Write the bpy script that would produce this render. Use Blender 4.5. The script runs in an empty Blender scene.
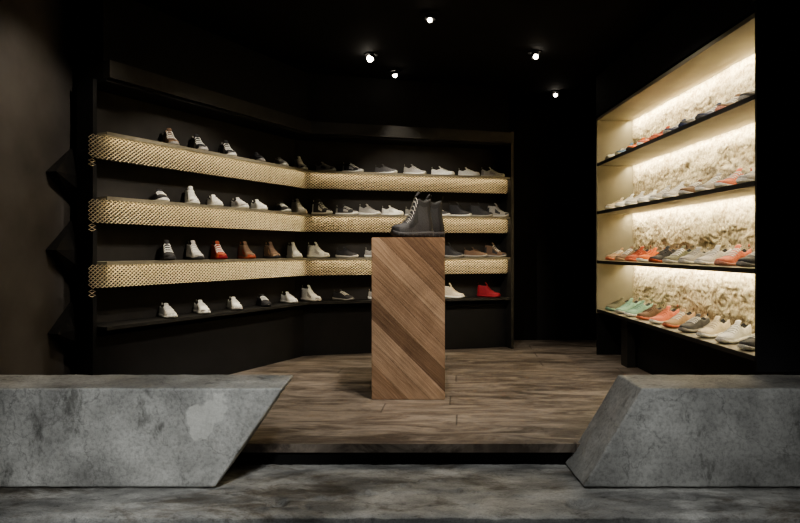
import bpy, bmesh, math, random
from mathutils import Vector, Matrix, noise
random.seed(7)
S=bpy.context.scene
COL=S.collection
try: S.view_settings.look='AgX - Medium High Contrast'
except Exception as e: print(e)

# ---------------- materials ----------------
def newmat(name):
    m=bpy.data.materials.new(name); m.use_nodes=True
    nt=m.node_tree; b=nt.nodes['Principled BSDF']
    return m,nt,b
def N(nt,t,**k):
    n=nt.nodes.new(t)
    for a,v in k.items():
        if a in ('operation','blend_type','feature','data_type','distance'): setattr(n,a,v)
        else: n.inputs[a].default_value=v
    return n
def ramp(nt,stops):
    r=nt.nodes.new('ShaderNodeValToRGB'); e=r.color_ramp.elements
    while len(e)<len(stops): e.new(0.5)
    for i,(p,c) in enumerate(stops):
        e[i].position=p; e[i].color=(c[0],c[1],c[2],1)
    return r
def plain(name,c,rough=.6,metal=0,noise=.15,scale=30,bump=.1,spec=.5):
    m,nt,b=newmat(name); L=nt.links
    tc=nt.nodes.new('ShaderNodeTexCoord')
    n=N(nt,'ShaderNodeTexNoise',Scale=scale,Detail=4.0); L.new(tc.outputs['Object'],n.inputs['Vector'])
    r=ramp(nt,[(.3,[x*(1-noise) for x in c]),(.7,[min(1,x*(1+noise)) for x in c])])
    L.new(n.outputs['Fac'],r.inputs['Fac']); L.new(r.outputs['Color'],b.inputs['Base Color'])
    bp=N(nt,'ShaderNodeBump',Strength=bump,Distance=.01); L.new(n.outputs['Fac'],bp.inputs['Height']); L.new(bp.outputs['Normal'],b.inputs['Normal'])
    b.inputs['Roughness'].default_value=rough; b.inputs['Metallic'].default_value=metal
    b.inputs['Specular IOR Level'].default_value=spec
    return m

def concrete(name,dark,mid,light,patch=None,scale=1.0,stretch=(1,1,1),crack=.5,dirt=None,bump=.4):
    m,nt,b=newmat(name); L=nt.links
    tc0=nt.nodes.new('ShaderNodeTexCoord')
    tc=N(nt,'ShaderNodeMapping'); tc.inputs['Scale'].default_value=stretch; L.new(tc0.outputs['Object'],tc.inputs['Vector'])
    O=tc.outputs[0]
    n1=N(nt,'ShaderNodeTexNoise',Scale=2.2*scale,Detail=8.0,Roughness=.58,Distortion=.2); L.new(O,n1.inputs['Vector'])
    n2=N(nt,'ShaderNodeTexNoise',Scale=55*scale,Detail=7.0,Roughness=.78); L.new(O,n2.inputs['Vector'])
    r1=ramp(nt,[(.36,dark),(.50,mid),(.64,light)]); L.new(n1.outputs['Fac'],r1.inputs['Fac'])
    r2=ramp(nt,[(.38,(.62,.62,.62)),(.54,(1,1,1))]); L.new(n2.outputs['Fac'],r2.inputs['Fac'])
    mx=N(nt,'ShaderNodeMixRGB',blend_type='MULTIPLY',Fac=.8); L.new(r1.outputs['Color'],mx.inputs[1]); L.new(r2.outputs['Color'],mx.inputs[2])
    # trowel / rain streak stains
    ms=N(nt,'ShaderNodeMapping'); ms.inputs['Scale'].default_value=(5,5,2.2); ms.inputs['Rotation'].default_value=(0,.35,0); L.new(O,ms.inputs['Vector'])
    n4=N(nt,'ShaderNodeTexNoise',Scale=1.6*scale,Detail=10.0,Roughness=.72,Distortion=.25); L.new(ms.outputs[0],n4.inputs['Vector'])
    r4=ramp(nt,[(.32,(.30,.30,.29)),(.43,(.95,.95,.95)),(.60,(1,1,1)),(.68,(1.0,1.0,1.0))]); L.new(n4.outputs['Fac'],r4.inputs['Fac'])
    m4=N(nt,'ShaderNodeMixRGB',blend_type='MULTIPLY',Fac=.85); L.new(mx.outputs[0],m4.inputs[1]); L.new(r4.outputs['Color'],m4.inputs[2])
    v=N(nt,'ShaderNodeTexVoronoi',feature='DISTANCE_TO_EDGE',Scale=1.6*scale)
    wv=N(nt,'ShaderNodeMixRGB',blend_type='ADD',Fac=.5); L.new(O,wv.inputs[1]); L.new(n1.outputs['Color'],wv.inputs[2]); L.new(wv.outputs[0],v.inputs['Vector'])
    rc=ramp(nt,[(0,(.3,.3,.3)),(.006,(1,1,1))]); L.new(v.outputs['Distance'],rc.inputs['Fac'])
    mc=N(nt,'ShaderNodeMixRGB',blend_type='MULTIPLY',Fac=crack); L.new(m4.outputs[0],mc.inputs[1]); L.new(rc.outputs['Color'],mc.inputs[2])
    out=mc.outputs[0]
    if dirt:
        nd=N(nt,'ShaderNodeTexNoise',Scale=3.0,Detail=10.0,Roughness=.72,Distortion=.6); L.new(O,nd.inputs['Vector'])
        rd=ramp(nt,[(.50,(0,0,0)),(.62,(1,1,1))]); L.new(nd.outputs['Fac'],rd.inputs['Fac'])
        md=N(nt,'ShaderNodeMixRGB',blend_type='MULTIPLY'); L.new(rd.outputs['Color'],md.inputs['Fac']); L.new(out,md.inputs[1]); md.inputs[2].default_value=(*dirt,1); out=md.outputs[0]
    if patch:
        (px,py,pz,rad,col)=patch
        n3=N(nt,'ShaderNodeTexNoise',Scale=7.0,Detail=6.0); L.new(tc0.outputs['Object'],n3.inputs['Vector'])
        d=N(nt,'ShaderNodeVectorMath',operation='DISTANCE'); L.new(tc0.outputs['Object'],d.inputs[0]); d.inputs[1].default_value=(px,py,pz)
        a=N(nt,'ShaderNodeMath',operation='MULTIPLY_ADD'); L.new(n3.outputs['Fac'],a.inputs[0]); a.inputs[1].default_value=.34; L.new(d.outputs['Value'],a.inputs[2])
        rr=ramp(nt,[(rad+.16,(.6,.6,.6)),(rad+.175,(0,0,0))]); L.new(a.outputs[0],rr.inputs['Fac'])
        mp=N(nt,'ShaderNodeMixRGB'); L.new(rr.outputs['Color'],mp.inputs['Fac']); L.new(out,mp.inputs[1]); mp.inputs[2].default_value=(*col,1)
        out=mp.outputs[0]
    L.new(out,b.inputs['Base Color'])
    ad=N(nt,'ShaderNodeMath',operation='ADD'); L.new(n1.outputs['Fac'],ad.inputs[0]); L.new(n2.outputs['Fac'],ad.inputs[1])
    ad2=N(nt,'ShaderNodeMath',operation='ADD'); L.new(ad.outputs[0],ad2.inputs[0]); L.new(n4.outputs['Fac'],ad2.inputs[1])
    bp=N(nt,'ShaderNodeBump',Strength=bump,Distance=.015); L.new(ad2.outputs[0],bp.inputs['Height']); L.new(bp.outputs['Normal'],b.inputs['Normal'])
    rg=ramp(nt,[(.35,(.5,)*3),(.65,(.8,)*3)]); L.new(n1.outputs['Fac'],rg.inputs['Fac']); L.new(rg.outputs['Color'],b.inputs['Roughness'])
    return m

def planks(name,angle_axis,width,cols,length=1.6,rough=.5,grain=.5,seam=.02,wear=None):
    m,nt,b=newmat(name); L=nt.links
    tc=nt.nodes.new('ShaderNodeTexCoord')
    def dot(v):
        d=N(nt,'ShaderNodeVectorMath',operation='DOT_PRODUCT'); L.new(tc.outputs['Object'],d.inputs[0]); d.inputs[1].default_value=v; return d.outputs['Value']
    ac=dot(angle_axis[0]); al=dot(angle_axis[1])
    def M(op,a,bb=None,c=None):
        n=nt.nodes.new('ShaderNodeMath'); n.operation=op
        for i,x in enumerate((a,bb,c)):
            if x is None: continue
            if isinstance(x,(int,float)): n.inputs[i].default_value=x
            else: L.new(x,n.inputs[i])
        return n.outputs[0]
    q=M('DIVIDE',ac,width); idx=M('FLOOR',q); fr=M('FRACT',q)
    wn=nt.nodes.new('ShaderNodeTexWhiteNoise'); wn.noise_dimensions='1D'; L.new(idx,wn.inputs['W'])
    if length:
        al2=M('ADD',M('DIVIDE',al,length),M('MULTIPLY',wn.outputs['Value'],7.3))
        idx2=M('FLOOR',al2); fr2=M('FRACT',al2)
    wn2=nt.nodes.new('ShaderNodeTexWhiteNoise'); wn2.noise_dimensions='2D'
    cb=nt.nodes.new('ShaderNodeCombineXYZ'); L.new(idx,cb.inputs[0])
    if length: L.new(idx2,cb.inputs[1])
    L.new(cb.outputs[0],wn2.inputs['Vector'])
    gv=nt.nodes.new('ShaderNodeCombineXYZ'); L.new(M('MULTIPLY',al,1.2),gv.inputs[0]); L.new(M('MULTIPLY',ac,22),gv.inputs[1]); L.new(M('MULTIPLY',wn2.outputs['Value'],31),gv.inputs[2])
    g=N(nt,'ShaderNodeTexNoise',Scale=2.0,Detail=8.0,Roughness=.66,Distortion=1.0); L.new(gv.outputs[0],g.inputs['Vector'])
    v=M('ADD',M('MULTIPLY',wn2.outputs['Value'],1-grain),M('MULTIPLY',g.outputs['Fac'],grain))
    r=ramp(nt,cols); L.new(v,r.inputs['Fac'])
    big=N(nt,'ShaderNodeTexNoise',Scale=1.7,Detail=7.0,Roughness=.65,Distortion=1.2); L.new(tc.outputs['Object'],big.inputs['Vector'])
    rb=ramp(nt,[(.36,(.35,.33,.31)),(.6,(1.0,1.0,1.0))]); L.new(big.outputs['Fac'],rb.inputs['Fac'])
    mb=N(nt,'ShaderNodeMixRGB',blend_type='MULTIPLY',Fac=.8 if wear else .5); L.new(r.outputs['Color'],mb.inputs[1]); L.new(rb.outputs['Color'],mb.inputs[2])
    out=mb.outputs[0]
    if wear:
        mp=N(nt,'ShaderNodeMapping'); mp.inputs['Scale'].default_value=(.8,3.0,1); mp.inputs['Rotation'].default_value=(0,0,.18); L.new(tc.outputs['Object'],mp.inputs['Vector'])
        nw=N(nt,'ShaderNodeTexNoise',Scale=2.6,Detail=10.0,Roughness=.72,Distortion=.9); L.new(mp.outputs[0],nw.inputs['Vector'])
        rw=ramp(nt,[(.44,(0,0,0)),(.60,(.85,.85,.85))]); L.new(nw.outputs['Fac'],rw.inputs['Fac'])
        mw=N(nt,'ShaderNodeMixRGB'); L.new(rw.outputs['Color'],mw.inputs['Fac']); L.new(out,mw.inputs[1]); mw.inputs[2].default_value=(*wear,1); out=mw.outputs[0]
    s1=M('LESS_THAN',fr,seam); sm=s1
    if length: sm=M('MAXIMUM',s1,M('LESS_THAN',fr2,.003))
    mx=N(nt,'ShaderNodeMixRGB'); L.new(M('MULTIPLY',sm,.6),mx.inputs['Fac']); L.new(out,mx.inputs[1]); mx.inputs[2].default_value=(.006,.005,.004,1)
    L.new(mx.outputs[0],b.inputs['Base Color'])
    bp=N(nt,'ShaderNodeBump',Strength=.4,Distance=.01); L.new(M('SUBTRACT',g.outputs['Fac'],sm),bp.inputs['Height']); L.new(bp.outputs['Normal'],b.inputs['Normal'])
    b.inputs['Roughness'].default_value=rough
    return m

m_black=plain('black_paint',(.010,.010,.0105),.7,scale=8,spec=.3)
m_facet=plain('black_faceted_panel',(.020,.019,.018),.6,scale=8,spec=.4)
m_blackwall=plain('black_plaster',(.016,.0155,.016),.8,scale=3,bump=.2,spec=.3)
m_leftwall=plain('dark_brown_plaster',(.090,.081,.074),.85,scale=2.5,noise=.3,bump=.3)
m_ceiling=plain('black_ceiling_paint',(.009,.009,.0095),.85,scale=4,spec=.2)
m_steel=plain('blackened_steel',(.030,.029,.027),.5,.3,scale=12)
m_lip=plain('olive_lit_edge',(.20,.185,.14),.5,.3,scale=12)  # bright olive paints the LED-lit look onto the shelf edges
m_shelfboard=plain('shelf_board_beige',(.26,.24,.18),.6,scale=10)
m_endpanel=plain('beige_laminate',(.27,.25,.19),.6,scale=3)
m_backpanel=plain('shelf_back_charcoal',(.032,.030,.028),.75,scale=6,spec=.3)
m_mesh=plain('expanded_metal_steel',(.54,.47,.34),.42,.45,scale=40)
m_meshback=plain('mesh_backing',(.045,.038,.026),.7,scale=20)
m_floor=planks('weathered_wood_floor',((.10,.995,0),(.995,-.10,0)),.24,[(.15,(.045,.037,.031)),(.45,(.125,.100,.082)),(.62,(.20,.165,.135)),(.85,(.30,.255,.215))],length=3.4,rough=.42,grain=.85,seam=.012,wear=(.31,.268,.225))
m_ped=planks('diagonal_oak_planks',((.7071,0,.7071),(.7071,0,-.7071)),.105,[(.20,(.15,.088,.055)),(.42,(.29,.180,.112)),(.58,(.44,.295,.195)),(.80,(.60,.43,.30))],length=None,rough=.5,grain=.62,seam=.025)
gy=lambda v,t=(1,1,1):(v*t[0],v*t[1],v*t[2])
T=(1.0,1.0,.965)
m_bench=concrete('weathered_concrete',gy(.26,T),gy(.42,T),gy(.62,T),patch=(-.92,2.96,.23,.09,(.74,.74,.70)))
m_sill=concrete('worn_concrete',gy(.22,(1,1,.97)),gy(.40,(1,.99,.95)),gy(.62,(1,.99,.95)),scale=2.4,stretch=(.7,1.5,1),crack=.6,dirt=(.45,.41,.36),bump=.5)
m_fascia=plain('sill_fascia',(.24,.255,.27),.6,scale=10)
m_pave=plain('sidewalk_paving',(.05,.05,.05),.8)
def stone():
    m,nt,b=newmat('rough_plastered_stone'); L=nt.links
    tc=nt.nodes.new('ShaderNodeTexCoord')
    n=N(nt,'ShaderNodeTexNoise',Scale=24.0,Detail=12.0,Roughness=.85); L.new(tc.outputs['Object'],n.inputs['Vector'])
    n2=N(nt,'ShaderNodeTexNoise',Scale=4.5,Detail=8.0,Roughness=.75); L.new(tc.outputs['Object'],n2.inputs['Vector'])
    r=ramp(nt,[(.38,(.26,.20,.12)),(.46,(.55,.46,.32)),(.54,(.78,.71,.56))]); L.new(n.outputs['Fac'],r.inputs['Fac'])
    r2=ramp(nt,[(.36,(.50,.44,.35)),(.50,(1,1,1))]); L.new(n2.outputs['Fac'],r2.inputs['Fac'])
    mm=N(nt,'ShaderNodeMixRGB',blend_type='MULTIPLY',Fac=.7); L.new(r.outputs['Color'],mm.inputs[1]); L.new(r2.outputs['Color'],mm.inputs[2])
    L.new(mm.outputs[0],b.inputs['Base Color'])
    bp=N(nt,'ShaderNodeBump',Strength=.8,Distance=.02); L.new(n.outputs['Fac'],bp.inputs['Height']); L.new(bp.outputs['Normal'],b.inputs['Normal'])
    b.inputs['Roughness'].default_value=.9
    return m
m_stone=stone()
def emis(name,c,s):
    m,nt,b=newmat(name); b.inputs['Emission Color'].default_value=(*c,1); b.inputs['Emission Strength'].default_value=s
    b.inputs['Base Color'].default_value=(*c,1); return m
m_bulb=emis('halogen_bulb',(1,.9,.75),30)

# ---------------- geometry helpers ----------------
def obj(name,bm,mats,parent=None,smooth=False):
    me=bpy.data.meshes.new(name); bmesh.ops.recalc_face_normals(bm,faces=bm.faces); bm.to_mesh(me); bm.free()
    if not isinstance(mats,(list,tuple)): mats=[mats]
    for m in mats: me.materials.append(m)
    o=bpy.data.objects.new(name,me); COL.objects.link(o)
    if parent: o.parent=parent
    if smooth:
        for p in me.polygons: p.use_smooth=True
    return o
def empty(name,loc=(0,0,0)):
    e=bpy.data.objects.new(name,None); e.location=loc; COL.objects.link(e); return e
def box(name,a,b,mat,parent=None,bev=0):
    bm=bmesh.new(); bmesh.ops.create_cube(bm,size=1)
    for v in bm.verts:
        for i in range(3): v.co[i]=(a[i]+b[i])/2+v.co[i]*(b[i]-a[i])
    if bev: bmesh.ops.bevel(bm,geom=bm.edges[:],offset=bev,segments=2,affect='EDGES')
    return obj(name,bm,mat,parent)
def prism(name,poly,axis,lo,hi,mat,parent=None):
    bm=bmesh.new(); R=[]
    for h in (lo,hi):
        r=[]
        for (u,v) in poly:
            co={'y':(u,h,v),'x':(h,u,v),'z':(u,v,h)}[axis]
            r.append(bm.verts.new(co))
        R.append(r)
    n=len(poly)
    bm.faces.new(R[0]); bm.faces.new(R[1][::-1])
    for i in range(n): bm.faces.new((R[0][i],R[0][(i+1)%n],R[1][(i+1)%n],R[1][i]))
    return obj(name,bm,mat,parent)

# ---------------- room ----------------
box('floor',(-2.4,3.25,-.045),(2.6,7.1,0),m_floor)
box('wall_front_riser',(-2.4,3.30,-.32),(2.6,3.36,-.046),m_black)
box('wall_left',(-2.3,2.6,-.045),(-2.15,7.1,2.65),m_leftwall)
box('wall_right',(2.26,2.6,-.045),(2.45,7.1,2.65),m_blackwall)
box('wall_back',(-2.3,7.0,-.045),(2.45,7.15,2.65),m_blackwall)
box('ceiling',(-2.3,2.6,2.65),(2.45,7.15,2.75),m_ceiling)
box('ground_sidewalk',(-5,-3,-.42),(5,3.3,-.36),m_pave)
def zig():
    bm=bmesh.new(); W=-2.15
    tips=[(3.80,1.475),(3.80,1.0),(3.82,.49)]; val=[(4.22,1.74),(4.20,1.257),(4.20,.73),(4.20,.26)]
    back=[bm.verts.new((W+.10,4.42,z)) for z in (2.05,1.74,1.475,1.257,1.0,.73,.49,.26,.0)]
    V=[bm.verts.new((W+.006,y,z)) for y,z in val]
    Tp=[bm.verts.new((W+.075,y,z)) for y,z in tips]
    Tw=[bm.verts.new((W+.001,y+.02,z)) for y,z in tips]
    top=bm.verts.new((W+.006,4.42,2.05)); bot=bm.verts.new((W+.006,4.42,0.0))
    bm.faces.new((top,back[0],back[1],V[0])); bm.faces.new((V[3],back[7],back[8],bot))
    for i in range(3):
        bm.faces.new((V[i],Tp[i],back[2+2*i],back[1+2*i]))
        bm.faces.new((Tp[i],V[i+1],back[3+2*i],back[2+2*i]))
        bm.faces.new((V[i],Tw[i],Tp[i])); bm.faces.new((Tp[i],Tw[i],V[i+1]))
    return obj('zigzag_wall_panel',bm,m_facet)
zig()

def bench(poly):
    o=prism('concrete_bench',poly,'y',2.96,3.29,m_bench)
    r=o.modifiers.new('remesh','REMESH'); r.mode='VOXEL'; r.voxel_size=.0065; r.use_smooth_shade=True
    t=bpy.data.textures.new('cast_wobble','CLOUDS'); t.noise_scale=.11; t.noise_depth=5
    d=o.modifiers.new('displace','DISPLACE'); d.texture=t; d.strength=.008; d.mid_level=.5; d.texture_coords='GLOBAL'
    return o
bench([(-2.14,-.115),(-.87,-.115),(-.55,.35),(-2.14,.35)])
bench([(.86,-.115),(2.24,-.115),(2.24,.35),(1.14,.35)])

def segd(p,a,b):
    ab=b-a; t=max(0,min(1,(p-a).dot(ab)/ab.length_squared)); return (p-(a+ab*t)).length
ridges=[(Vector((-.55,2.80)),Vector((-.15,2.90))),(Vector((-.15,2.90)),(Vector((.10,3.06)))),(Vector((-.15,2.90)),Vector((.28,2.94))),(Vector((.10,3.06)),Vector((.45,3.10))),
        (Vector((.05,2.99)),Vector((-.25,3.08))),(Vector((.28,2.94)),Vector((.62,2.86))),(Vector((-.35,2.85)),Vector((-.5,2.98)))]
pits=[(Vector((-.546,2.80)),.045,.03),(Vector((.80,2.77)),.055,.035),(Vector((-.42,2.76)),.02,.015),(Vector((1.32,2.86)),.03,.02),(Vector((.30,2.75)),.03,.012)]
def sill():
    bm=bmesh.new(); nx,ny=640,92; x0,x1,y0,y1=-2.3,2.45,2.66,3.30; G=[]
    for j in range(ny+1):
        r=[]
        for i in range(nx+1):
            x=x0+(x1-x0)*i/nx; y=y0+(y1-y0)*j/ny; p=Vector((x,y))
            h=.004*noise.fractal(Vector((x*4,y*6,0)),.8,2.1,7)+.002*noise.fractal(Vector((x*22,y*26,3)),.7,2.2,3)
            wob=.022*noise.fractal(Vector((x*9,y*9,8)),.8,2.1,3)
            for a,b_ in ridges:
                d=segd(p,a,b_)+wob
                h+=.008*math.exp(-(d/.010)**2)
            for c,rr,dp in pits:
                d=(p-c).length+wob*1.4
                h-=dp/(1+math.exp((d-rr)/.006))
            h=max(h,-.05)
            if y<2.70: h-=.010*(1-(y-y0)/.04)**2+.012*max(0,noise.noise(Vector((x*11,0,5))))*(1-(y-y0)/.04)
            r.append(bm.verts.new((x,y,-.124+h)))
        G.append(r)
    for j in range(ny):
        for i in range(nx):
            f=bm.faces.new((G[j][i],G[j][i+1],G[j+1][i+1],G[j+1][i])); f.smooth=True
    lo=[bm.verts.new((v.co.x,y0,-.20)) for v in G[0]]
    for i in range(nx): bm.faces.new((G[0][i],lo[i],lo[i+1],G[0][i+1]))
    lo2=[bm.verts.new((v.co.x,y1,-.20)) for v in G[-1]]
    for i in range(nx): bm.faces.new((G[-1][i+1],lo2[i+1],lo2[i],G[-1][i]))
    for i in range(nx): bm.faces.new((lo[i],lo2[i],lo2[i+1],lo[i+1]))
    return obj('concrete_window_sill',bm,m_sill)
sill()
box('trim_sill_fascia',(-2.3,2.63,-.36),(2.45,2.655,-.15),m_fascia)

# ---------------- left shelf unit ----------------
P=[Vector((-1.84,3.95)),Vector((-.84,5.85)),Vector((1.12,6.4))]
dA=(P[1]-P[0]).normalized(); dB=(P[2]-P[1]).normalized()
nA=Vector((-dA.y,dA.x)); nB=Vector((-dB.y,dB.x)); mi=(nA+nB)/(1+nA.dot(nB))
def off(w,e0=0,e1=0): return [P[0]+nA*w-dA*e0,P[1]+mi*w,P[2]+nB*w+dB*e1]
unitL=empty('angled_shoe_shelf')
def strip(name,w1,w2,z1,z2,mat,e0=0,e1=0,parent=unitL):
    a=off(w1,e0,e1); b=off(w2,e0,e1)
    poly=[(p.x,p.y) for p in a]+[(p.x,p.y) for p in b[::-1]]
    bm=bmesh.new(); lo=[bm.verts.new((x,y,z1)) for x,y in poly]; hi=[bm.verts.new((x,y,z2)) for x,y in poly]
    for r in (lo,hi):
        bm.faces.new((r[0],r[1],r[4],r[5])); bm.faces.new((r[1],r[2],r[3],r[4]))
    for i in range(6):
        j=(i+1)%6; bm.faces.new((lo[i],lo[j],hi[j],hi[i]))
    return obj(name,bm,mat,parent)
ZL=[1.74,1.335,.925,.515]
DEP=.25
for i,z in enumerate(ZL):
    strip('shelf_%d'%(i+1),0.004,DEP,z-.012,z,m_shelfboard if i<3 else m_steel)
    strip('shelf_lip_%d'%(i+1),-.004,.004,z-.020,z+.002,m_lip if i<3 else m_steel)
strip('back_panel',DEP,DEP+.03,.0,2.08,m_backpanel)
strip('top_board',0.0,DEP,2.06,2.08,m_black)
strip('header',-.03,.03,2.08,2.19,m_steel)
strip('header_block',.03,DEP+.03,2.08,2.65,m_black)
strip('base_panel',.10,.12,0,.45,m_black)
def endpanel(name,Pt,n,d,s1,s2,z1,z2,w1,w2,mat):
    c=[Pt+d*s1+n*w1,Pt+d*s2+n*w1,Pt+d*s2+n*w2,Pt+d*s1+n*w2]
    return prism(name,[(p.x,p.y) for p in c],'z',z1,z2,mat,unitL)
endpanel('end_panel_1',P[0],nA,dA,-.03,0,0,2.08,.09,.25,m_black)
endpanel('end_panel_2',P[2],nB,dB,0,.03,0,2.20,-.02,.28,m_steel)
def lattice(name,path,z1,z2,pitch,thick,mat,parent):
    segs=[(path[i+1]-path[i]).length for i in range(len(path)-1)]; tot=sum(segs)
    def at(s):
        for i,l in enumerate(segs):
            if s<=l or i==len(segs)-1: return path[i]+(path[i+1]-path[i])*(s/l)
            s-=l
    nx=int(tot/pitch)*2; nz=max(2,int(round((z2-z1)/(pitch*.75)))*2)
    hx=tot/nx; hz=(z2-z1)/nz
    bm=bmesh.new(); V={}
    def gv(i,j):
        if (i,j) not in V:
            p=at(i*hx); V[(i,j)]=bm.verts.new((p.x,p.y,z1+j*hz))
        return V[(i,j)]
    for i in range(1,nx):
        for j in range(1,nz):
            if (i+j)%2==0: continue
            bm.faces.new((gv(i-1,j),gv(i,j-1),gv(i+1,j),gv(i,j+1)))
    o=obj(name,bm,mat,parent)
    w=o.modifiers.new('wire','WIREFRAME'); w.thickness=thick; w.use_even_offset=False
    return o
def led(name,parent,loc,length,wid,dirv,along,energy,color):
    ld=bpy.data.lights.new(name,'AREA'); ld.shape='RECTANGLE'; ld.size=length; ld.size_y=wid; ld.energy=energy; ld.color=color
    o=bpy.data.objects.new(name,ld); COL.objects.link(o); o.parent=parent; o.location=loc
    zax=-Vector(dirv).normalized(); xax=Vector(along).normalized(); yax=zax.cross(xax)
    o.rotation_euler=Matrix((xax,yax,zax)).transposed().to_euler()
for i,z in enumerate(ZL[:3]):
    lattice('expanded_metal_strip_%d'%(i+1),off(.05,.09,0),z-.165,z-.016,.032,.008,m_mesh,unitL)
    strip('strip_backing_%d'%(i+1),.075,.08,z-.165,z-.013,m_meshback,e0=.02)
    a=P[0]+nA*.05-dA*.09; b_=P[0]+nA*.05-dA*.04
    lattice('expanded_metal_tail_%d'%(i+1),[a,b_],z-.23,z-.16,.032,.008,m_mesh,unitL)
    for k,(Pa,Pb,n) in enumerate(((P[0],P[1],nA),(P[1],P[2],nB))):
        L_=(Pb-Pa).length; mid=(Pa+Pb)/2+n*.008
        led('led_strip_%d_%d'%(i+1,k+1),unitL,(mid.x,mid.y,z-.02),L_*.97,.012,(n.x,n.y,-1.0),((Pb-Pa).x,(Pb-Pa).y,0),3.0,(1,.85,.58))

# ---------------- right shelf unit ----------------
unitR=empty('backlit_shoe_shelf')
XF=1.87; XB=2.225; Y0,Y1=3.32,5.98
ZR=[2.25,1.82,1.365,.90,.44]
for i,z in enumerate(ZR):
    box('shelf_%d'%(i+1),(XF+.006,Y0,z-.022),(XB,Y1,z),m_endpanel,unitR)
    box('shelf_lip_%d'%(i+1),(XF-.002,Y0,z-.026),(XF+.006,Y1,z+.001),m_steel if i else m_endpanel,unitR)
def stonewall():
    bm=bmesh.new(); ny,nz=380,262; G=[]
    for j in range(nz+1):
        r=[]
        for i in range(ny+1):
            y=Y0+(Y1-Y0)*i/ny; z=.42+(2.25-.42)*j/nz
            h=.5+.5*noise.fractal(Vector((1.7,y*5.5,z*8)),.75,2.1,6)+.25*abs(noise.noise(Vector((4,y*17,z*26))))
            r.append(bm.verts.new((XB-.022*max(0,min(1.3,h)),y,z)))
        G.append(r)
    for j in range(nz):
        for i in range(ny):
            bm.faces.new((G[j][i],G[j][i+1],G[j+1][i+1],G[j+1][i])).smooth=True
    return obj('stone_relief',bm,m_stone,unitR)
stonewall()
box('stone_back',(XB,Y0,.42),(XB+.03,Y1,2.25),m_stone,unitR)
box('end_panel_far',(XF,Y1,.40),(XB+.03,Y1+.03,2.25),m_endpanel,unitR)
box('end_panel_near',(XF+.0,Y0-.02,.36),(XB+.03,Y0,2.65),m_black,unitR)
box('plinth',(2.02,Y0,0),(XB,Y1-.5,.415),m_black,unitR)
box('leg',(1.93,5.35,0),(2.0,5.5,.415),m_steel,unitR)
box('header_block',(XF,Y0,2.27),(XB+.03,Y1+.03,2.65),m_black,unitR)
box('outer_side',(XF+.01,Y1+.03,0),(XB+.03,Y1+.05,2.27),m_black,unitR)
for i,z in enumerate(ZR[:4]):
    led('led_strip_%d'%(i+1),unitR,(XB-.06,(Y0+Y1)/2,z-.03),Y1-Y0-.06,.02,(.45,0,-1),(0,1,0),[17,14,14,13][i],(1,.85,.57))

# ---------------- pedestal ----------------
PH=1.085
pd=box('wooden_pedestal',(-.245,-.225,0),(.245,.225,PH),m_ped,bev=.004); pd.location=(.055,4.43,0)

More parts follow.
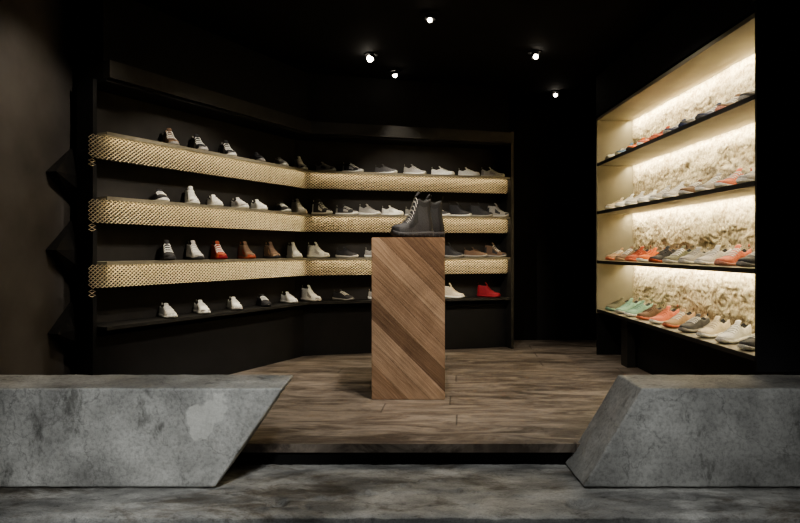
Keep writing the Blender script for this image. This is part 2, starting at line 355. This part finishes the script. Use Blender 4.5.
# ---------------- sneakers ----------------
def interp(tab,t):
    for i in range(len(tab)-1):
        a,b=tab[i],tab[i+1]
        if t<=b[0]:
            u=(t-a[0])/(b[0]-a[0]); u=u*u*(3-2*u)*.5+u*.5
            return a[1]+(b[1]-a[1])*u
    return tab[-1][1]
WT=[(0,.012),(.03,.026),(.10,.035),(.25,.037),(.42,.035),(.62,.045),(.78,.050),(.90,.042),(.96,.029),(1,.010)]
def shoe_mesh(name,L,H,soleh,soltoe,openend=.40,dipf=.45,lug=False,wscale=1.0):
    bm=bmesh.new()
    ts=[0,.02,.05,.09,.14,.20,.26,.32,.37,.41,.45,.50,.55,.60,.66,.72,.78,.84,.89,.93,.97,1.0]
    def sole_top(t): return soleh+(soltoe-soleh)*min(1,max(0,(t-.2)/.5))
    def base(t): return .014*max(0,(t-.78)/.22)**2+.006*max(0,(.06-t)/.06)
    def w(t): return interp(WT,t)*wscale
    M=14
    def prof(t,k,ofs=0.0):
        h=interp(H,t)+ofs; ww=w(t)+ofs; zb=base(t)+sole_top(t)
        a=math.pi*k/M
        c=math.cos(a); s=math.sin(a)
        return (ww*math.copysign(abs(c)**.62,c), zb-.004+h*abs(s)**.85)
    rows=[]; opened=[]
    for t in ts:
        x=(t-.5)*L; op=(.04<t<openend); opened.append(op); r=[]
        h=interp(H,t); ww=w(t); zb=base(t)+sole_top(t)
        for k in range(M+1):
            xo=0
            if not op:
                y,z=prof(t,k)
            else:
                kk=min(k,M-k); sg=1 if k<M/2 else -1
                if kk<=4:
                    u=kk/4; y=ww*(1-.30*u**1.6)*sg*(1+.08*math.sin(u*math.pi)); z=zb-.004+h*u
                else:
                    u=(kk-4)/3; y=ww*(.70-.10)*(1-u)**.7*sg; z=zb+h*(1-dipf*min(1,u*1.6+.25))
            if lug:
                hz=max(0,(z-.10)/.18)
                y*=1-.14*math.sin(min(1,hz)*math.pi)
                if t<.5: xo=.020*math.sin(min(1,hz)*math.pi)*(1-t*2)
            r.append(bm.verts.new((x+xo,y,z)))
        rows.append(r)
    for i in range(len(ts)-1):
        tm=(ts[i]+ts[i+1])/2
        for k in range(M):
            f=bm.faces.new((rows[i][k],rows[i][k+1],rows[i+1][k+1],rows[i+1][k])); f.smooth=True
            kk=min(k,M-1-k); mi_=0
            if (opened[i] or opened[i+1]) and kk>=4 and .03<tm<openend: mi_=2
            elif tm<.13 and kk<=2: mi_=3
            elif .42<tm<.66 and kk in (1,2): mi_=3
            elif tm>.88 and kk<=2: mi_=3
            elif lug and tm<.42 and kk==3: mi_=3
            f.material_index=mi_
    bm.faces.new(rows[0]); bm.faces.new(rows[-1][::-1])
    prev=None
    for t in ts:
        x=(t-.5)*L*1.03; ww=w(t)+.005; zt=base(t)+sole_top(t); zb=base(t)
        pts=[(ww*.90,zb),(ww*1.0,zb+(zt-zb)*.35),(ww*1.02,zb+(zt-zb)*.7),(ww*.97,zt+.002),(-ww*.97,zt+.002),(-ww*1.02,zb+(zt-zb)*.7),(-ww,zb+(zt-zb)*.35),(-ww*.90,zb)]
        r=[bm.verts.new((x,y,z)) for y,z in pts]
        if prev:
            for k in range(8):
                f=bm.faces.new((prev[k],prev[(k+1)%8],r[(k+1)%8],r[k])); f.material_index=1; f.smooth=True
        else:
            f=bm.faces.new(r); f.material_index=1
        prev=r
    f=bm.faces.new(prev[::-1]); f.material_index=1
    def bx(c,sx,sy,sz,mi_,rot=0):
        q=bmesh.ops.create_cube(bm,size=1)['verts']
        R=Matrix.Rotation(rot,3,'Y')
        for v in q: v.co=R@Vector((v.co.x*sx,v.co.y*sy,v.co.z*sz))+Vector(c)
        for f in set(f for v in q for f in v.link_faces): f.material_index=mi_
        return q
    if lug:
        for k in range(9):
            t=.06+k*.105
            for sg in (1,-1): bx(((t-.5)*L*1.03,sg*(w(t)+.003),base(t)+.014),.014,.012,.026,1)
    n=9 if lug else 5
    t0=openend+.03; t1=.68; hs=.004 if lug else .012
    for q in range(n):
        t=t0+(t1-t0)*q/(n-1); xc=(t-.5)*L
        A=[]
        for k in range(4,11):
            A.append([prof(t-hs,k,.001),prof(t+hs,k,.001),prof(t+hs,k,.0055),prof(t-hs,k,.0055)])
        pr=None
        dxs=(-.0045,.0045,.0035,-.0035) if not lug else (-.002,.002,.006,.003)
        for cell in A:
            vs=[bm.verts.new((xc+dx,y,z)) for (y,z),dx in zip(cell,dxs)]
            if pr:
                for k in range(4):
                    f=bm.faces.new((pr[k],pr[(k+1)%4],vs[(k+1)%4],vs[k])); f.material_index=4
            pr=vs
    t=openend; xc=(t-.5)*L; hh=interp(H,t)+base(t)+sole_top(t)
    prv=None
    for s_ in range(4):
        u=s_/3; xx=xc+.012-.030*u; zz_=hh-.018+.038*u; wd=.020+.004*u
        c=[(xx-.004,-wd,zz_),(xx+.004,-wd*.9,zz_+.001),(xx+.007,0,zz_+.004),(xx+.004,wd*.9,zz_+.001),(xx-.004,wd,zz_),(xx,0,zz_)]
        vs=[bm.verts.new(p) for p in c]
        if prv:
            for k in range(6):
                f=bm.faces.new((prv[k],prv[(k+1)%6],vs[(k+1)%6],vs[k])); f.material_index=0; f.smooth=True
        else: bm.faces.new(vs)
        prv=vs
    bm.faces.new(prv[::-1])
    bx((-.5*L+.006,0,interp(H,.05)+soleh+.004),.006,.014,.026,3,rot=-.15)
    bmesh.ops.recalc_face_normals(bm,faces=bm.faces)
    me=bpy.data.meshes.new(name); bm.to_mesh(me); bm.free()
    return me
LOW=[(0,.050),(.05,.074),(.14,.066),(.28,.052),(.40,.074),(.48,.072),(.60,.057),(.75,.044),(.88,.035),(.95,.026),(1,.012)]
MID=[(0,.085),(.05,.125),(.14,.122),(.30,.115),(.40,.128),(.48,.098),(.60,.066),(.75,.047),(.88,.037),(.95,.028),(1,.012)]
RUN=[(0,.050),(.05,.083),(.14,.070),(.28,.050),(.40,.080),(.48,.074),(.60,.054),(.75,.040),(.88,.030),(.95,.022),(1,.010)]
BOOT=[(0,.17),(.04,.240),(.10,.240),(.20,.218),(.30,.226),(.38,.255),(.43,.230),(.48,.180),(.55,.125),(.64,.085),(.75,.064),(.88,.055),(.95,.045),(1,.022)]
ME={'low':shoe_mesh('sneaker_low',.285,LOW,.030,.022),
    'mid':shoe_mesh('sneaker_mid',.285,MID,.032,.022,dipf=.25),
    'run':shoe_mesh('sneaker_run',.29,RUN,.040,.022)}
ME_BOOT=shoe_mesh('boot_mesh',.31,BOOT,.046,.036,openend=.39,dipf=.15,lug=True,wscale=1.15)
CM={}
def cmat(key,c,rough=.7):
    if key not in CM: CM[key]=plain('fabric_'+key,c,rough,noise=.25,scale=160,bump=.3)
    return CM[key]
C={'white':(.82,.80,.75),'cream':(.68,.60,.46),'grey':(.32,.31,.29),'lgrey':(.54,.52,.49),'dark':(.032,.032,.036),'black':(.013,.013,.014),
   'brown':(.16,.10,.065),'red':(.26,.012,.022),'rust':(.36,.075,.035),'coral':(.66,.21,.13),'pink':(.58,.29,.23),'orange':(.66,.17,.05),
   'navy':(.03,.04,.09),'blue':(.13,.25,.45),'mint':(.26,.44,.35),'tan':(.42,.28,.17),'olive':(.16,.16,.11),'charcoal':(.075,.075,.078)}
def shoe(kind,loc,ang,up,sole='white',acc=None,lace=None,name='sneaker',me=None,sc=1.0):
    me=me or ME[kind]
    if len(me.materials)==0:
        for _ in range(5): me.materials.append(None)
    o=bpy.data.objects.new(name,me); COL.objects.link(o)
    acc=acc or up; lace=lace or ('white' if up not in('white','cream') and random.random()<.5 else up)
    for sl_,k in zip(o.material_slots,(up,sole,'black',acc,lace)):
        sl_.link='OBJECT'; sl_.material=cmat(k,C[k])
    o.location=loc; o.rotation_euler=(0,0,ang); o.scale=(sc,)*3
    s=o.modifiers.new('sub','SUBSURF'); s.levels=1; s.render_levels=1
    return o
A1=[(.62,'mid','brown','grey','tan'),(.893,'mid','dark','lgrey','grey'),(1.204,'mid','dark','white','grey'),(1.567,'low','dark','grey',None),(1.878,'low','grey','white',None),(2.17,'mid','lgrey','white','dark')]
B1=[(.163,'low','grey','white','dark'),(.434,'run','dark','white','grey'),(.763,'low','charcoal','white',None),(1.06,'run','grey','white',None),(1.354,'low','white','white',None),(1.634,'low','white','white',None),(1.90,'run','white','white','lgrey')]
A2=[(.53,'low','dark','white','dark'),(.822,'mid','white','white','grey'),(1.06,'low','white','white',None),(1.344,'low','lgrey','white','grey'),(1.58,'low','white','white',None),(1.907,'low','dark','white',None),(2.15,'mid','lgrey','lgrey',None)]
B2=[(.135,'mid','dark','white','white'),(.376,'low','dark','white','grey'),(.60,'run','grey','white',None),(.83,'low','white','white','lgrey'),(1.07,'low','grey','white',None),(1.31,'low','dark','white',None),(1.54,'mid','dark','white',None),(1.77,'mid','dark','grey',None),(1.96,'mid','grey','lgrey','dark')]
A3=[(.595,'mid','dark','dark','black'),(.852,'mid','lgrey','dark','grey'),(1.104,'mid','rust','red','red'),(1.43,'mid','brown','rust','rust'),(1.76,'mid','brown','dark','tan'),(2.08,'mid','white','white',None)]
B3=[(.10,'mid','white','white','lgrey'),(.376,'low','dark','lgrey',None),(.66,'low','grey','white',None),(.93,'low','dark','grey',None),(1.2,'low','dark','grey',None),(1.45,'mid','dark','grey',None),(1.71,'low','brown','grey',None),(1.93,'mid','brown','grey','dark')]
A4=[(.595,'low','lgrey','white','white'),(.923,'low','white','white','grey'),(1.285,'low','white','lgrey',None),(1.645,'low','dark','dark',None),(2.0,'low','white','white',None)]
B4=[(.03,'mid','white','lgrey','grey'),(.34,'low','dark','grey',None),(.7,'low','grey','white',None),(1.05,'low','dark','grey',None),(1.46,'mid','cream','white',None),(1.855,'mid','red','red',None)]
angA=math.atan2(-.80,.60); angB=math.atan2(-.55,.84)
for z,ra,rb in zip(ZL,(A1,A2,A3,A4),(B1,B2,B3,B4)):
    for s_,kd,u,so,ac in ra:
        p=P[0]+nA*.125+dA*s_; shoe(kd,(p.x,p.y,z+.001),angA+random.uniform(-.12,.12),u,so,ac,sc=.84)
    for s_,kd,u,so,ac in rb:
        p=P[1]+nB*.125+dB*s_; shoe(kd,(p.x,p.y,z+.001),angB+random.uniform(-.12,.12),u,so,ac,sc=.86)
R1=[('charcoal','grey'),('brown','pink'),('navy','charcoal'),('charcoal','navy'),('navy','grey'),('rust','coral'),('coral','white'),('orange','dark'),('blue','white'),('white','lgrey')]
R2=[('lgrey','white'),('coral','white'),('grey','white'),('brown','lgrey'),('lgrey','white'),('grey','white'),('white','white'),('lgrey','white'),('white','white'),('cream','white')]
R3=[('charcoal','grey'),('coral','pink'),('lgrey','white'),('grey','lgrey'),('olive','lgrey'),('dark','rust'),('orange','white'),('rust','coral'),('brown','tan'),('tan','coral')]
R4=[('charcoal','white'),('white','white'),('cream','white'),('charcoal','grey'),('tan','coral'),('coral','white'),('brown','coral'),('mint','white'),('mint','lgrey'),('olive','mint')]
angR=math.atan2(-.42,-.90)
for z,row in zip(ZR[1:],(R1,R2,R3,R4)):
    for i,(u,so) in enumerate(row):
        shoe('run' if i%3 else 'low',(XF+.155,3.56+.252*i+random.uniform(-.01,.01),z+.003),angR+random.uniform(-.07,.07),u,so,None,sc=.98)
for (x,y,a) in ((.085,4.33,math.radians(206)),(.165,4.50,math.radians(192))):
    shoe('',(x,y,PH+.001),a,'dark','dark','black','lgrey',name='combat_boot',me=ME_BOOT,sc=1.0)

# ---------------- ceiling spotlights (semi recessed) ----------------
def spot_fixture(x,y,target,energy,size=50,color=(1,.90,.76),blend=.6,br=.022):
    e=empty('ceiling_spotlight',(x,y,2.65))
    d=(Vector(target)-Vector((x,y,2.62))).normalized()
    bm=bmesh.new()
    bmesh.ops.create_cone(bm,cap_ends=True,segments=24,radius1=.055,radius2=.06,depth=.010,matrix=Matrix.Translation((0,0,-.005)))
    obj('trim_ring',bm,m_black,e)
    rot=d.to_track_quat('-Z','Y').to_matrix().to_4x4()
    T0=Matrix.Translation((0,0,-.022))@rot
    bm=bmesh.new()
    bmesh.ops.create_cone(bm,cap_ends=False,segments=20,radius1=.036,radius2=.030,depth=.03,matrix=T0)
    obj('can',bm,m_black,e)
    bm=bmesh.new(); bmesh.ops.create_uvsphere(bm,u_segments=16,v_segments=8,radius=br,matrix=T0@Matrix.Translation((0,0,-.022)))
    obj('bulb',bm,m_bulb,e,smooth=True)
    ld=bpy.data.lights.new('beam','SPOT'); ld.energy=energy; ld.spot_size=math.radians(size); ld.spot_blend=blend; ld.color=color; ld.shadow_soft_size=.03
    o=bpy.data.objects.new('beam',ld); COL.objects.link(o); o.parent=e
    o.location=Vector((0,0,-.022))+d*.055; o.rotation_euler=d.to_track_quat('-Z','Y').to_euler()
    return e
spot_fixture(-.24,5.30,(-1.3,5.0,.9),60,60,br=.028)
spot_fixture(.21,4.40,(.1,4.45,.9),45,60,br=.016)
spot_fixture(-.05,5.79,(.3,6.2,.4),30,60,br=.020)
spot_fixture(1.12,5.25,(2.0,4.8,1.0),30,70,br=.020)
spot_fixture(1.62,6.55,(.9,5.4,0),34,80,br=.018)
spot_fixture(0.0,3.4,(-1.5,4.7,1.15),185,48)  # from here down, unseen fixtures added nearer the camera to light the shop
spot_fixture(-.5,3.6,(.2,6.3,1.15),250,36)
spot_fixture(.5,3.3,(2.0,4.3,1.1),95,65)
spot_fixture(.35,3.2,(.055,4.2,.80),100,28)
spot_fixture(0.2,3.72,(.1,4.9,0),125,80)
spot_fixture(-1.0,3.1,(-2.15,3.7,1.15),50,75)

# unseen fill spots added on the street side to brighten the concrete
for (x,y,z,t,e,sz) in ((-1.5,-.1,1.7,(-1.25,3.0,.14),185,30),(1.8,.0,1.7,(1.6,3.0,.12),110,28),(0.1,1.6,2.4,(0,2.85,-.12),95,75)):
    ld=bpy.data.lights.new('street_fill_spot','SPOT'); ld.energy=e; ld.spot_size=math.radians(sz); ld.spot_blend=.8; ld.color=(.99,1,.975); ld.shadow_soft_size=.12
    o=bpy.data.objects.new('street_fill_spot',ld); COL.objects.link(o); o.location=(x,y,z)
    o.rotation_euler=(Vector(t)-Vector((x,y,z))).to_track_quat('-Z','Y').to_euler()

w=bpy.data.worlds.new('night'); S.world=w; w.use_nodes=True
w.node_tree.nodes['Background'].inputs[0].default_value=(.62,.62,.63,1); w.node_tree.nodes['Background'].inputs[1].default_value=.022

cam=bpy.data.cameras.new('camera'); co=bpy.data.objects.new('camera',cam); COL.objects.link(co)
co.location=(0,0,1.0); co.rotation_euler=(math.pi/2,0,0); cam.sensor_width=36; cam.lens=630/800*36; cam.shift_y=-11.5/800
S.camera=co
